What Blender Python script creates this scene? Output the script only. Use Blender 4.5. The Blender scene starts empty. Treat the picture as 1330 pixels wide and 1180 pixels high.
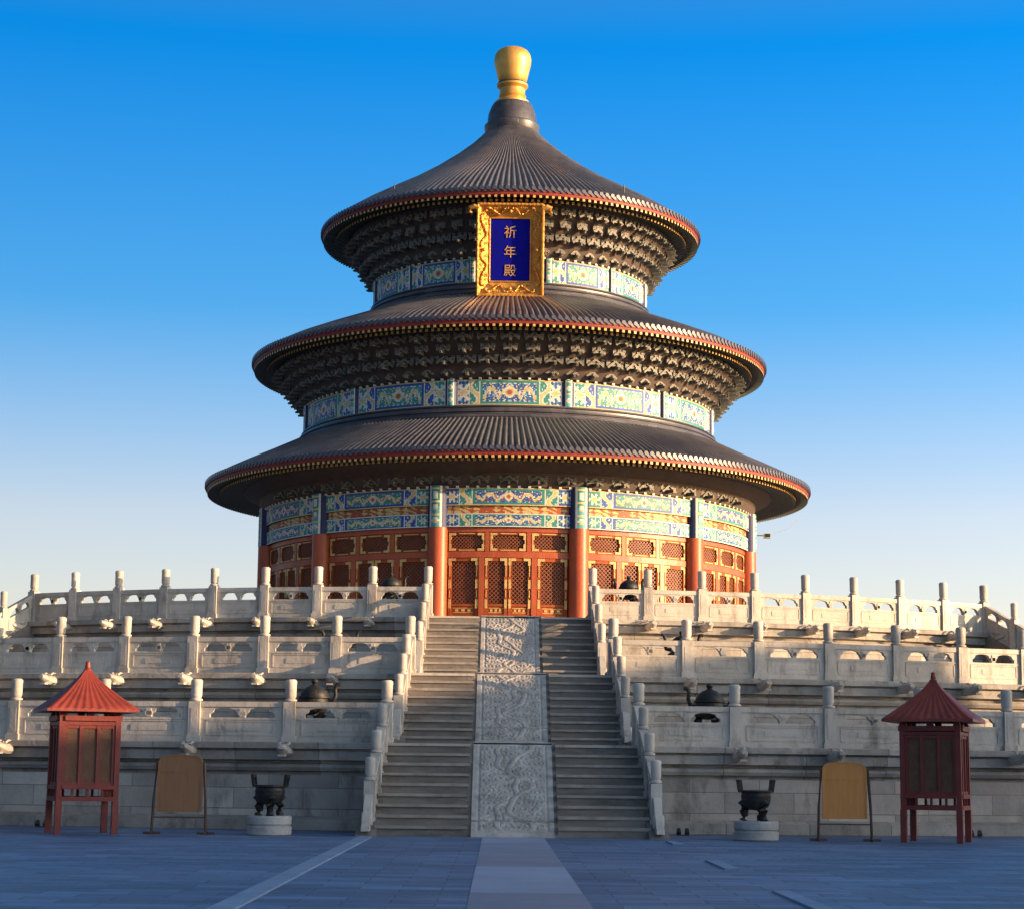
import bpy, bmesh, math, random
from math import sin, cos, pi, radians, sqrt, floor
from mathutils import Matrix, Vector
from mathutils.geometry import tessellate_polygon
random.seed(7)
scene = bpy.context.scene
COL = scene.collection
R_ = radians

# ------------------------------------------------------------------ camera
def make_camera():
    f, pitch, roll, yaw = 2598.34, 0.156623, 0.011114, 0.005581
    r0 = Vector((cos(yaw), -sin(yaw), 0))
    fw = Vector((sin(yaw)*cos(pitch), cos(yaw)*cos(pitch), sin(pitch)))
    up = Vector((-sin(yaw)*sin(pitch), -cos(yaw)*sin(pitch), cos(pitch)))
    r1 = r0*cos(roll) + up*sin(roll)
    u1 = up*cos(roll) - r0*sin(roll)
    cd = bpy.data.cameras.new('camera'); cam = bpy.data.objects.new('camera', cd); COL.objects.link(cam)
    m = Matrix.Identity(4)
    for i in range(3):
        m[i][0], m[i][1], m[i][2] = r1[i], u1[i], -fw[i]
    m.translation = Vector((-0.333, -91.0, 1.35))
    cam.matrix_world = m
    cd.sensor_width = 36; cd.sensor_fit = 'HORIZONTAL'; cd.lens = 36*f/1330
    cd.clip_start = 0.5; cd.clip_end = 8000
    scene.camera = cam
make_camera()

# ------------------------------------------------------------------ light
SUN_EL, SUN_AZ = R_(9.0), R_(72)           # azimuth from -Y (towards the viewer) to +X (right)
to_sun = Vector((sin(SUN_AZ)*cos(SUN_EL), -cos(SUN_AZ)*cos(SUN_EL), sin(SUN_EL)))
w = bpy.data.worlds.new('World'); scene.world = w; w.use_nodes = True
nt = w.node_tree; bg = nt.nodes['Background']
sky = nt.nodes.new('ShaderNodeTexSky'); sky.sky_type = 'NISHITA'; sky.sun_disc = False
sky.sun_elevation = SUN_EL; sky.sun_rotation = pi - SUN_AZ
sky.air_density = 1.0; sky.dust_density = 1.0; sky.ozone_density = 2.0
# the sky's hue by height above the horizon: pale and milky low down, deep blue above
stc = nt.nodes.new('ShaderNodeTexCoord'); sx = nt.nodes.new('ShaderNodeSeparateXYZ'); nt.links.new(stc.outputs['Generated'], sx.inputs[0])
srp = nt.nodes.new('ShaderNodeValToRGB'); nt.links.new(sx.outputs['Z'], srp.inputs[0])
stops = [(0.0, (1.2, .90, .92)), (.125, (.98, .80, .88)), (.225, (.23, .63, .96)), (.35, (.01, .55, 1.08)), (.50, (.50, .60, .62)), (.85, (.86, .70, .58))]
el = srp.color_ramp.elements
el[0].position = stops[0][0]; el[0].color = (*stops[0][1], 1); el[1].position = stops[-1][0]; el[1].color = (*stops[-1][1], 1)
for p_, c_ in stops[1:-1]:
    e_ = el.new(p_); e_.color = (*c_, 1)
sdot = nt.nodes.new('ShaderNodeVectorMath'); sdot.operation = 'DOT_PRODUCT'; sdot.inputs[1].default_value = (sin(SUN_AZ), -cos(SUN_AZ), 0)
nt.links.new(stc.outputs['Generated'], sdot.inputs[0])
smr = nt.nodes.new('ShaderNodeMapRange'); smr.inputs['From Min'].default_value = 0.0; smr.inputs['From Max'].default_value = 0.6
nt.links.new(sdot.outputs['Value'], smr.inputs['Value'])
swh = nt.nodes.new('ShaderNodeMix'); swh.data_type = 'RGBA'; swh.inputs[7].default_value = (.88, .84, .82, 1)      # milky warm sky round the sun
nt.links.new(smr.outputs[0], swh.inputs[0]); nt.links.new(srp.outputs[0], swh.inputs[6])
sm = nt.nodes.new('ShaderNodeMix'); sm.data_type = 'RGBA'; sm.blend_type = 'MULTIPLY'; sm.inputs[0].default_value = 1.0
nt.links.new(sky.outputs[0], sm.inputs[6]); nt.links.new(swh.outputs[2], sm.inputs[7])
sgain = nt.nodes.new('ShaderNodeMath'); sgain.operation = 'MULTIPLY_ADD'; sgain.inputs[1].default_value = 0.7; sgain.inputs[2].default_value = 1.0
nt.links.new(sx.outputs['X'], sgain.inputs[0])      # brighter towards the sun's side
svm = nt.nodes.new('ShaderNodeVectorMath'); svm.operation = 'SCALE'
nt.links.new(sm.outputs[2], svm.inputs[0]); nt.links.new(sgain.outputs[0], svm.inputs['Scale']); nt.links.new(svm.outputs[0], bg.inputs[0])
bg.inputs[1].default_value = 0.15
sl = bpy.data.lights.new('sun', 'SUN'); so = bpy.data.objects.new('sun', sl); COL.objects.link(so)
sl.energy = 4.4; sl.angle = R_(0.5); sl.color = (1.0, 0.66, 0.36)
so.rotation_euler = to_sun.to_track_quat('Z', 'Y').to_euler()
so.location = (60, -60, 60)
scene.view_settings.view_transform = 'Standard'; scene.view_settings.look = 'None'
scene.view_settings.exposure = 1.15; scene.view_settings.gamma = 1.0
scene.cycles.max_bounces = 6

# ------------------------------------------------------------------ materials
def mat(name, c1, c2=None, scale=2.0, rough=0.7, bump=0.3, bscale=None, stretch=(1,1,1), metal=0.0,
        brick=None, stain=None, attr=None, spec=0.5, c3=None, bdist=0.02, vary=0):
    m = bpy.data.materials.new(name); m.use_nodes = True
    t = m.node_tree; N = t.nodes; L = t.links
    b = N['Principled BSDF']; b.inputs['Roughness'].default_value = rough; b.inputs['Metallic'].default_value = metal
    b.inputs['Specular IOR Level'].default_value = spec
    tc = N.new('ShaderNodeTexCoord'); geo = N.new('ShaderNodeNewGeometry')
    mp = N.new('ShaderNodeMapping'); mp.inputs['Scale'].default_value = stretch
    L.new(geo.outputs['Position'], mp.inputs[0])
    n1 = N.new('ShaderNodeTexNoise'); n1.inputs['Scale'].default_value = scale; n1.inputs['Detail'].default_value = 8
    n1.inputs['Roughness'].default_value = 0.65
    L.new(mp.outputs[0], n1.inputs[0])
    cr = N.new('ShaderNodeValToRGB'); e = cr.color_ramp.elements
    c2 = c2 or tuple(x*0.8 for x in c1)
    e[0].position = 0.33; e[0].color = (*c2, 1); e[1].position = 0.68; e[1].color = (*c1, 1)
    if c3:
        k = cr.color_ramp.elements.new(0.5); k.color = (*c3, 1)
    L.new(n1.outputs[0], cr.inputs[0]); col = cr.outputs[0]
    def mix(a, bb, fac, mode='MIX'):
        x = N.new('ShaderNodeMix'); x.data_type = 'RGBA'; x.blend_type = mode
        for s, v in ((0, fac), (6, a), (7, bb)):
            if hasattr(v, 'links'): L.new(v, x.inputs[s])
            elif isinstance(v, tuple): x.inputs[s].default_value = (*v, 1)
            else: x.inputs[s].default_value = v
        return x.outputs[2]
    if attr:
        at = N.new('ShaderNodeAttribute'); at.attribute_name = attr
        col = mix(at.outputs['Color'], col, 1.0, 'MULTIPLY')
    hgt = None
    if brick:
        bw, bh, mort, use_uv = brick
        bk = N.new('ShaderNodeTexBrick'); bk.inputs['Scale'].default_value = 1.0
        bk.inputs['Brick Width'].default_value = bw; bk.inputs['Row Height'].default_value = bh
        bk.inputs['Mortar Size'].default_value = mort; bk.inputs['Mortar Smooth'].default_value = 0.3
        bk.inputs['Color1'].default_value = (1, 1, 1, 1); bk.inputs['Color2'].default_value = (0.50, 0.49, 0.49, 1)
        bk.inputs['Mortar'].default_value = (0.35, 0.33, 0.31, 1); bk.inputs['Bias'].default_value = 0.1
        L.new(tc.outputs['UV'] if use_uv else geo.outputs['Position'], bk.inputs[0])
        col = mix(col, bk.outputs['Color'], 0.85, 'MULTIPLY'); hgt = bk.outputs['Fac']
    if stain:
        sc, sc_z, amount, scol = stain
        mp2 = N.new('ShaderNodeMapping'); mp2.inputs['Scale'].default_value = (sc, sc, sc_z)
        L.new(geo.outputs['Position'], mp2.inputs[0])
        n2 = N.new('ShaderNodeTexNoise'); n2.inputs['Scale'].default_value = 1; n2.inputs['Detail'].default_value = 6
        n2.inputs['Roughness'].default_value = 0.7
        L.new(mp2.outputs[0], n2.inputs[0])
        r2 = N.new('ShaderNodeValToRGB'); r2.color_ramp.elements[0].position = 0.52; r2.color_ramp.elements[1].position = 0.72
        L.new(n2.outputs[0], r2.inputs[0])
        mm = N.new('ShaderNodeMath'); mm.operation = 'MULTIPLY'; mm.inputs[1].default_value = amount
        L.new(r2.outputs[0], mm.inputs[0])
        col = mix(col, scol, mm.outputs[0])
    if vary:          # every post and panel weathers a little differently
        oi = N.new('ShaderNodeObjectInfo'); mr = N.new('ShaderNodeMapRange'); mr.inputs['To Min'].default_value = 1-vary; mr.inputs['To Max'].default_value = 1.06
        L.new(oi.outputs['Random'], mr.inputs['Value'])
        cb = N.new('ShaderNodeCombineColor'); [L.new(mr.outputs[0], cb.inputs[q]) for q in range(3)]
        col = mix(col, cb.outputs[0], 1.0, 'MULTIPLY')
    L.new(col, b.inputs['Base Color'])
    if bump:
        n3 = N.new('ShaderNodeTexNoise'); n3.inputs['Scale'].default_value = bscale or scale*6; n3.inputs['Detail'].default_value = 5
        L.new(geo.outputs['Position'], n3.inputs[0])
        h = n3.outputs[0]
        if hgt is not None:
            s = N.new('ShaderNodeMath'); s.operation = 'MULTIPLY_ADD'; s.inputs[1].default_value = -1.2
            L.new(hgt, s.inputs[0]); L.new(h, s.inputs[2]); h = s.outputs[0]
        bp = N.new('ShaderNodeBump'); bp.inputs['Strength'].default_value = bump; bp.inputs['Distance'].default_value = bdist
        L.new(h, bp.inputs['Height']); L.new(bp.outputs[0], b.inputs['Normal'])
    return m
DIRT = (0.10, 0.085, 0.07)
M = {}
M['marble'] = mat('white_marble', (0.64, 0.575, 0.50), (0.47, 0.42, 0.365), 1.6, 0.55, 0.35, 14, stain=(3.0, 0.8, 0.85, (0.20, 0.17, 0.14)), vary=0.22)
M['wall'] = mat('marble_wall', (0.62, 0.555, 0.485), (0.42, 0.375, 0.33), 0.9, 0.65, 0.5, 9, brick=(1.6, 0.46, 0.012, True), stain=(1.4, 0.5, 0.85, DIRT), bdist=0.03)
M['cornice'] = mat('marble_moulding', (0.55, 0.49, 0.425), (0.33, 0.295, 0.258), 1.2, 0.65, 0.5, 9, brick=(1.9, 5.0, 0.014, True), stain=(2.2, 1.2, 0.8, DIRT), bdist=0.03)
M['floor'] = mat('terrace_paving', (0.42, 0.39, 0.36), (0.3, 0.28, 0.26), 1.0, 0.7, 0.3, brick=(0.5, 0.5, 0.012, False))
M['step'] = mat('worn_step_stone', (0.25, 0.215, 0.185), (0.13, 0.112, 0.096), 1.3, 0.6, 0.5, 7, stretch=(0.6, 3, 3), stain=(0.9, 2.5, 0.7, (0.06, 0.055, 0.05)), bdist=0.03)
M['nosing'] = mat('step_edge_stone', (0.40, 0.345, 0.295), (0.22, 0.19, 0.165), 2.0, 0.55, 0.4, 9)
M['carved'] = mat('carved_marble', (0.58, 0.52, 0.46), (0.32, 0.285, 0.25), 2.4, 0.5, 0.5, 11, stain=(2.5, 2.5, 0.6, (0.12, 0.11, 0.10)))
M['joint'] = mat('dark_joint', (0.05, 0.045, 0.04), None, 3, 0.9, 0.1)
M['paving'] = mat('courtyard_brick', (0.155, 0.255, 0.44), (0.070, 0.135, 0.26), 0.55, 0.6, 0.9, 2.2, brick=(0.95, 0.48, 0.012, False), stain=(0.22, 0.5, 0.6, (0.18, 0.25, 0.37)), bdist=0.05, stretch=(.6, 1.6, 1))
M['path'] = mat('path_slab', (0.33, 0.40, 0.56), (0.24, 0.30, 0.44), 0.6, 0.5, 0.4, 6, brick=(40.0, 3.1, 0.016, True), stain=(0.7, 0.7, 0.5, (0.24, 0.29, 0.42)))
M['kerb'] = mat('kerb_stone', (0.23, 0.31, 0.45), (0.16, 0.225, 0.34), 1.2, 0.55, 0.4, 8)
M['kerb_lit_slab'] = mat('lit_slab_strip', (0.20, 0.28, 0.43), (0.12, 0.19, 0.32), 1.2, 0.6, 0.4, 8)  # strips standing in for lit slabs, that light put into the colour
M['tile'] = mat('glazed_tile', (0.030, 0.028, 0.034), (0.02, 0.02, 0.027), 1.6, 0.45, 0.3, 20, stain=(1.5, 1.5, 0.5, (0.13, 0.11, 0.095)), spec=0.6)
M['stud'] = mat('pale_painted_stud', (0.55, 0.55, 0.50), (0.2, 0.25, 0.3), 9, 0.5, 0.1)
M['rib'] = mat('glazed_rib_tile', (0.155, 0.142, 0.148), (0.075, 0.073, 0.088), 1.6, 0.33, 0.3, 20, stain=(1.5, 1.5, 0.4, (0.07, 0.068, 0.078)), spec=0.6)  # sun highlights on the ribs put into a paler colour; pans stay dark
M['ridge'] = mat('glazed_ridge_tile', (0.115, 0.104, 0.112), (0.055, 0.053, 0.07), 1.0, 0.38, 0.3, 14, brick=(0.62, 0.3, 0.012, True), spec=0.6)
M['capend'] = mat('tile_end', (0.10, 0.10, 0.13), (0.06, 0.06, 0.09), 8, 0.35, 0.2)
M['fascia'] = mat('red_eave_board', (0.28, 0.026, 0.013), (0.13, 0.014, 0.010), 3, 0.6, 0.2)
M['raftend'] = mat('gilded_rafter_end', (0.80, 0.50, 0.16), (0.55, 0.30, 0.08), 6, 0.45, 0.2)
M['rafter'] = mat('dark_painted_rafter', (0.055, 0.075, 0.07), (0.04, 0.04, 0.035), 3, 0.6, 0.2)
M['soffit'] = mat('dark_soffit_board', (0.085, 0.055, 0.04), (0.05, 0.035, 0.03), 3, 0.75, 0.3)
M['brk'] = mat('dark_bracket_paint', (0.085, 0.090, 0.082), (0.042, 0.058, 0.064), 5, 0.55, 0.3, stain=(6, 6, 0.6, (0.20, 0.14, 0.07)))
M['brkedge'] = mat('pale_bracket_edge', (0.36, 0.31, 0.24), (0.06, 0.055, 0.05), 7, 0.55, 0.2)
M['paint'] = mat('painted_beam', (1.0, 1.0, 1.0), (0.72, 0.72, 0.72), 7, 0.6, 0.15, 25, attr='paint', spec=0.55)
M['red'] = mat('red_lacquer', (0.46, 0.095, 0.026), (0.33, 0.06, 0.02), 1.3, 0.45, 0.25, 10, stretch=(1, 1, 0.4), stain=(2, 0.8, 0.35, (0.22, 0.05, 0.03)))
M['reddoor'] = mat('door_red', (0.40, 0.095, 0.026), (0.25, 0.052, 0.017), 3.0, 0.6, 0.25, 10, spec=0.2)
M['lattice'] = mat('lattice_wood', (0.32, 0.10, 0.035), (0.20, 0.055, 0.022), 4, 0.55, 0.2)
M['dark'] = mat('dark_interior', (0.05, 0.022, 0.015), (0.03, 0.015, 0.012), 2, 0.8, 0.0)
M['backing'] = mat('door_backing', (0.20, 0.055, 0.025), (0.13, 0.036, 0.018), 2, 0.7, 0.1)
M['gilt'] = mat('gilded_metal', (0.74, 0.50, 0.21), (0.52, 0.32, 0.11), 9, 0.5, 0.5, 40, metal=0.05, spec=0.25)
M['goldframe'] = mat('carved_gold', (0.84, 0.44, 0.09), (0.50, 0.19, 0.03), 3, 0.40, 0.3, 14, metal=0.5, bdist=0.02)
M['blue'] = mat('deep_blue_board', (0.002, 0.004, 0.30), (0.002, 0.003, 0.23), 2, 0.7, 0.1, spec=0.1)
M['char'] = mat('gilded_character', (0.62, 0.36, 0.12), (0.5, 0.26, 0.08), 6, 0.4, 0.1)
M['ball'] = mat('gilded_finial', (0.88, 0.50, 0.13), (0.70, 0.36, 0.08), 2.2, 0.42, 0.25, 5, metal=0.55)
M['kred'] = mat('kiosk_red_paint', (0.215, 0.026, 0.018), (0.14, 0.018, 0.013), 3, 0.5, 0.3, 14, stain=(3, 1.5, 0.4, (0.16, 0.03, 0.022)))
M['kroof'] = mat('kiosk_red_roof', (0.27, 0.042, 0.024), (0.17, 0.026, 0.016), 3, 0.5, 0.3, 14)
M['screen'] = mat('dark_wire_screen', (0.17, 0.085, 0.05), (0.11, 0.055, 0.034), 6, 0.9, 0.6, 60)
M['bronze'] = mat('dark_bronze', (0.030, 0.027, 0.024), (0.016, 0.015, 0.014), 5, 0.52, 0.5, 18, metal=0.1, spec=0.4)
M['boardframe'] = mat('dark_brown_steel', (0.10, 0.05, 0.032), (0.06, 0.03, 0.02), 3, 0.5, 0.2)
M['plinth'] = mat('pale_plinth_stone', (0.46, 0.45, 0.43), (0.28, 0.275, 0.265), 3, 0.65, 0.5, 9, stain=(3, 1.5, 0.6, (0.18, 0.17, 0.16)))
M['black'] = mat('black_plastic', (0.02, 0.02, 0.02), None, 3, 0.5, 0.1)
M['pale'] = mat('pale_plastic', (0.6, 0.58, 0.54), None, 3, 0.5, 0.1)
M['greybrick'] = mat('grey_brick_wall', (0.22, 0.21, 0.2), (0.15, 0.145, 0.14), 2, 0.8, 0.4, brick=(0.4, 0.12, 0.012, True))

# ------------------------------------------------------------------ mesh helpers
class MB:
    def __init__(s): s.v = []; s.f = []; s.m = []; s.uv = {}; s.col = {}
    def add(s, verts, faces, mi=0, mats=None, uvs=None):
        o = len(s.v); s.v += [tuple(p) for p in verts]
        for k, fc in enumerate(faces):
            if uvs: s.uv[len(s.f)] = [uvs[i] for i in fc]
            s.f.append([i+o for i in fc]); s.m.append(mats[k] if mats else mi)
    def box(s, c, d, mi=0, X=None, fn=None, nx=1):
        hx, hy, hz = d[0]/2, d[1]/2, d[2]/2
        vs = []
        for i in range(nx+1):
            x = -hx + 2*hx*i/nx
            vs += [Vector((c[0]+x, c[1]+y, c[2]+z)) for y, z in ((-hy, -hz), (hy, -hz), (hy, hz), (-hy, hz))]
        if X: vs = [X @ p for p in vs]
        if fn: vs = [fn(p) for p in vs]
        fs = [[3, 2, 1, 0]]
        fs = [[0, 1, 2, 3]]
        for i in range(nx):
            a, b = 4*i, 4*i+4
            for j in range(4):
                k = (j+1) % 4
                fs.append([a+k, a+j, b+j, b+k])
        e = 4*nx; fs.append([e+3, e+2, e+1, e])
        s.add(vs, fs, mi)
    def framed(s, c, d, X=None, inset=0.22, m0=0, m1=1, fn=None):
        """box whose faces carry a raised-looking border strip of the second material"""
        hx, hy, hz = d[0]/2, d[1]/2, d[2]/2
        C8 = [Vector((c[0]+x*hx, c[1]+y*hy, c[2]+z*hz)) for x in (-1, 1) for y in (-1, 1) for z in (-1, 1)]
        quads = [(0, 1, 3, 2), (4, 6, 7, 5), (0, 4, 5, 1), (2, 3, 7, 6), (0, 2, 6, 4), (1, 5, 7, 3)]
        for q in quads:
            P = [C8[i] for i in q]; ctr = sum(P, Vector())/4
            e1 = (P[1]-P[0]).length; e2 = (P[2]-P[1]).length; b = inset*min(e1, e2)
            I = []
            for i in range(4):
                pa = (P[(i-1) % 4]-P[i]).normalized(); pb = (P[(i+1) % 4]-P[i]).normalized()
                I.append(P[i] + pa*b + pb*b)
            vs = P + I
            if X: vs = [X @ p for p in vs]
            if fn: vs = [fn(p) for p in vs]
            s.add(vs, [[4, 5, 6, 7]] + [[i, (i+1) % 4, 4+(i+1) % 4, 4+i] for i in range(4)], mats=[m0, m1, m1, m1, m1])
    def lathe(s, prof, n=48, a0=0.0, a1=2*pi, mi=0, c=(0, 0, 0), X=None, cap=False, mats=None):
        full = abs(a1-a0-2*pi) < 1e-6; cols = n if full else n+1
        vs = []; uv = []; L = [0]
        for i in range(1, len(prof)): L.append(L[-1] + sqrt((prof[i][0]-prof[i-1][0])**2 + (prof[i][1]-prof[i-1][1])**2))
        for j in range(cols):
            a = a0 + (a1-a0)*j/n
            for (r, z) in prof:
                p = Vector((c[0]+r*sin(a), c[1]-r*cos(a), c[2]+z)); vs.append(X @ p if X else p)
        k = len(prof); fs = []; ms = []
        o = len(s.f)
        rm = max(p[0] for p in prof)
        for j in range(n):
            a = (j % cols)*k; b = ((j+1) % cols)*k
            for i in range(k-1):
                s.uv[o+len(fs)] = [(rm*(a1-a0)*j/n, prof[i][1]), (rm*(a1-a0)*(j+1)/n, prof[i][1]), (rm*(a1-a0)*(j+1)/n, prof[i+1][1]), (rm*(a1-a0)*j/n, prof[i+1][1])]
                fs.append([a+i, b+i, b+i+1, a+i+1]); ms.append(mats[i] if mats else mi)
        off = len(s.v); s.v += [tuple(p) for p in vs]
        s.f += [[q+off for q in f] for f in fs]; s.m += ms
        if cap:
            for idx in (0, k-1):
                f = [off+j*k+idx for j in range(cols)]
                s.f.append(f if idx else f[::-1]); s.m.append(mi)
    def tube(s, pts, rad, n=8, mi=0, X=None, cap=True):
        pts = [Vector(p) for p in pts]
        rs = rad if isinstance(rad, (list, tuple)) else [rad]*len(pts)
        up = Vector((0.013, 0.021, 1)); vs = []
        for i, p in enumerate(pts):
            d = (pts[min(i+1, len(pts)-1)] - pts[max(i-1, 0)]).normalized()
            a = d.cross(up)
            if a.length < 0.05: a = d.cross(Vector((1, 0.01, 0)))
            a.normalize(); b = d.cross(a).normalized()
            for k in range(n):
                t = 2*pi*k/n; q = p + a*cos(t)*rs[i] + b*sin(t)*rs[i]; vs.append(X @ q if X else q)
        fs = [[i*n+k, i*n+(k+1) % n, (i+1)*n+(k+1) % n, (i+1)*n+k] for i in range(len(pts)-1) for k in range(n)]
        if cap: fs += [list(range(n))[::-1], [(len(pts)-1)*n+k for k in range(n)]]
        s.add(vs, fs, mi)
    def plate(s, outer, holes, y0, y1, mi=0, X=None, fn=None):
        """a flat shape in x,z with holes, solid between y0 and y1"""
        loops = [outer] + holes
        tri = tessellate_polygon([[Vector((x, z, 0)) for x, z in lp] for lp in loops])
        flat = [p for lp in loops for p in lp]; n = len(flat)
        vs = [Vector((x, y0, z)) for x, z in flat] + [Vector((x, y1, z)) for x, z in flat]
        fs = []
        for t in tri:
            a, b, c = [flat[i] for i in t]
            ccw = (b[0]-a[0])*(c[1]-a[1]) - (b[1]-a[1])*(c[0]-a[0]) > 0
            t = list(t) if ccw else list(t)[::-1]
            fs.append(t); fs.append([i+n for i in t[::-1]])
        o = 0
        for li, lp in enumerate(loops):
            k = len(lp); area = sum(lp[i][0]*lp[(i+1) % k][1]-lp[(i+1) % k][0]*lp[i][1] for i in range(k))
            fl = (area > 0) == (li == 0)
            for i in range(k):
                j = (i+1) % k; q = [o+i, o+i+n, o+j+n, o+j]
                fs.append(q if fl else q[::-1])
            o += k
        if X: vs = [X @ p for p in vs]
        if fn: vs = [fn(p) for p in vs]
        s.add(vs, fs, mi)
    def mesh(s, name, mats, smooth=None):
        me = bpy.data.meshes.new(name); me.from_pydata(s.v, [], s.f)
        for m in (mats if isinstance(mats, (list, tuple)) else [mats]): me.materials.append(m)
        me.polygons.foreach_set('material_index', s.m)
        if s.uv:
            uvl = me.uv_layers.new(name='UVMap')
            for fi, uvs in s.uv.items():
                p = me.polygons[fi]
                for k, li in enumerate(p.loop_indices): uvl.data[li].uv = uvs[k]
        if s.col:
            ca = me.color_attributes.new('paint', 'FLOAT_COLOR', 'CORNER')
            for fi, c in s.col.items():
                for li in me.polygons[fi].loop_indices: ca.data[li].color = (*c, 1)
        if smooth:
            me.polygons.foreach_set('use_smooth', [True]*len(me.polygons))
            me.set_sharp_from_angle(angle=R_(smooth))
        me.update()
        return me
    def build(s, name, mats, parent=None, smooth=None, loc=(0, 0, 0), rz=0.0):
        return link(name, s.mesh(name, mats, smooth), parent, loc, rz)
def link(name, me, parent=None, loc=(0, 0, 0), rz=0.0):
    o = bpy.data.objects.new(name, me); COL.objects.link(o); o.parent = parent
    o.location = loc; o.rotation_euler = (0, 0, rz)
    return o
def tag(o, label, cat, group=None):
    o['label'] = label; o['category'] = cat
    if group: o['group'] = group
    return o
def thing(name, label, cat, loc=(0, 0, 0), rz=0.0, group=None):
    return tag(link(name, None, None, loc, rz), label, cat, group)
def struct(o): o['kind'] = 'structure'; return o
def copy_tree(o, parent=None):
    c = o.copy(); COL.objects.link(c)
    if parent is not None: c.parent = parent
    for ch in list(o.children): copy_tree(ch, c)
    return c
def pol(r, a, z=0.0): return Vector((r*sin(a), -r*cos(a), z))
def bend(R): return lambda p: Vector(((R+p.y)*sin(p.x/R), -(R+p.y)*cos(p.x/R), p.z))   # x along the arc, y outward

# ------------------------------------------------------------------ ground
def sheet(name, x0, x1, y0, y1, z, m):
    b = MB(); b.add([(x0, y0, z), (x1, y0, z), (x1, y1, z), (x0, y1, z)], [[0, 1, 2, 3]], uvs=[(x+10, y) for x, y in ((x0, y0), (x1, y0), (x1, y1), (x0, y1))])
    return struct(b.build(name, m))
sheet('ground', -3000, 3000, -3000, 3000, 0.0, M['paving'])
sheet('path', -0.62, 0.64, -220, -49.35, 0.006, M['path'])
for x, y0, y1 in ((-2.96, -220, -50.2), (3.1, -52.6, -50.9), (3.0, -62.2, -59.5), (2.95, -75.0, -67.5), (2.95, -200, -82)):  # short pieces right of the path mark the lit slabs
    b = MB(); b.box((x, (y0+y1)/2, 0.0), (0.26 if x < 0 else .2, y1-y0, 0.05)); struct(b.build('kerb_strip', M['kerb'] if x < 0 else M['kerb_lit_slab']))

# ------------------------------------------------------------------ terrace
TIERS = [(45.87, 0.0, 1.93), (39.88, 1.93, 3.75), (30.47, 3.75, 5.90)]
DA = [R_(2.73), R_(2.72), R_(3.2)]
A0 = [R_(3.53), R_(3.73), R_(4.70)]
terrace = thing('marble_terrace', 'three tiered round white marble terrace carrying the tall hall', 'terrace')
def tier_profile(R, z0, z1):
    return [(R+.46, z0), (R+.46, z0+.24), (R+.30, z0+.28), (R+.09, z0+.31), (R+.09, z1-.72), (R-.02, z1-.72), (R-.02, z1-.65),
            (R+.12, z1-.63), (R+.17, z1-.55), (R+.12, z1-.48), (R+.02, z1-.46), (R+.02, z1-.41), (R+.22, z1-.39), (R+.22, z1-.19), (R+.18, z1-.175),
            (R+.18, z1-.155), (R+.33, z1-.14), (R+.33, z1-.02), (R+.31, z1)]
inner = [R - 8 for R in (45.87, 39.88)] + [0.5]
for i, (R, z0, z1) in enumerate(TIERS):
    pr = tier_profile(R, z0, z1)
    nb = 4
    t = MB(); t.lathe(pr[:nb+1], 240, mats=[1, 1, 1, 0]); 
    to = t.build('tier_wall', [M['wall'], M['cornice']], terrace, smooth=25)
    t = MB(); t.lathe(pr[nb:], 240); t.build('cornice', M['cornice'], to, smooth=25)
    t = MB(); t.lathe([pr[-1], (inner[i], z1+.01)], 120); t.build('tier_floor', M['floor'], to)
# water spouts: a carved dragon head under every post
def spout_mesh(big=1.0):
    b = MB(); s = big
    secs = [(0.0, .30, .26, 0), (.22, .28, .25, -.01), (.40, .24, .24, .0), (.50, .27, .27, .03), (.62, .25, .22, .05), (.74, .20, .15, .07), (.80, .13, .09, .09)]
    vs = []
    for (d, w_, h, dz) in secs:
        for k in range(8):
            a = 2*pi*(k+.5)/8; vs.append((w_/2*s*cos(a)*1.08, -d*s, dz*s + h/2*s*sin(a)*1.08))
    fs = [[i*8+k, (i+1)*8+k, (i+1)*8+(k+1) % 8, i*8+(k+1) % 8] for i in range(len(secs)-1) for k in range(8)]
    fs += [[k for k in range(8)], [(len(secs)-1)*8+k for k in range(8)][::-1]]
    b.add(vs, fs)
    b.box((0, -.62*s, -.11*s), (.17*s, .20*s, .05*s))
    for x in (-1, 1):
        b.tube([(x*.09*s, -.42*s, .14*s), (x*.12*s, -.34*s, .20*s), (x*.13*s, -.22*s, .20*s)], [.035*s, .03*s, .012*s], 6)
        b.tube([(x*.10*s, -.56*s, .14*s), (x*.10*s, -.54*s, .17*s)], [.03*s, .02*s], 6)
    return b.mesh('spout', M['marble'], 40)
SPOUT = spout_mesh(0.9)

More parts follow.
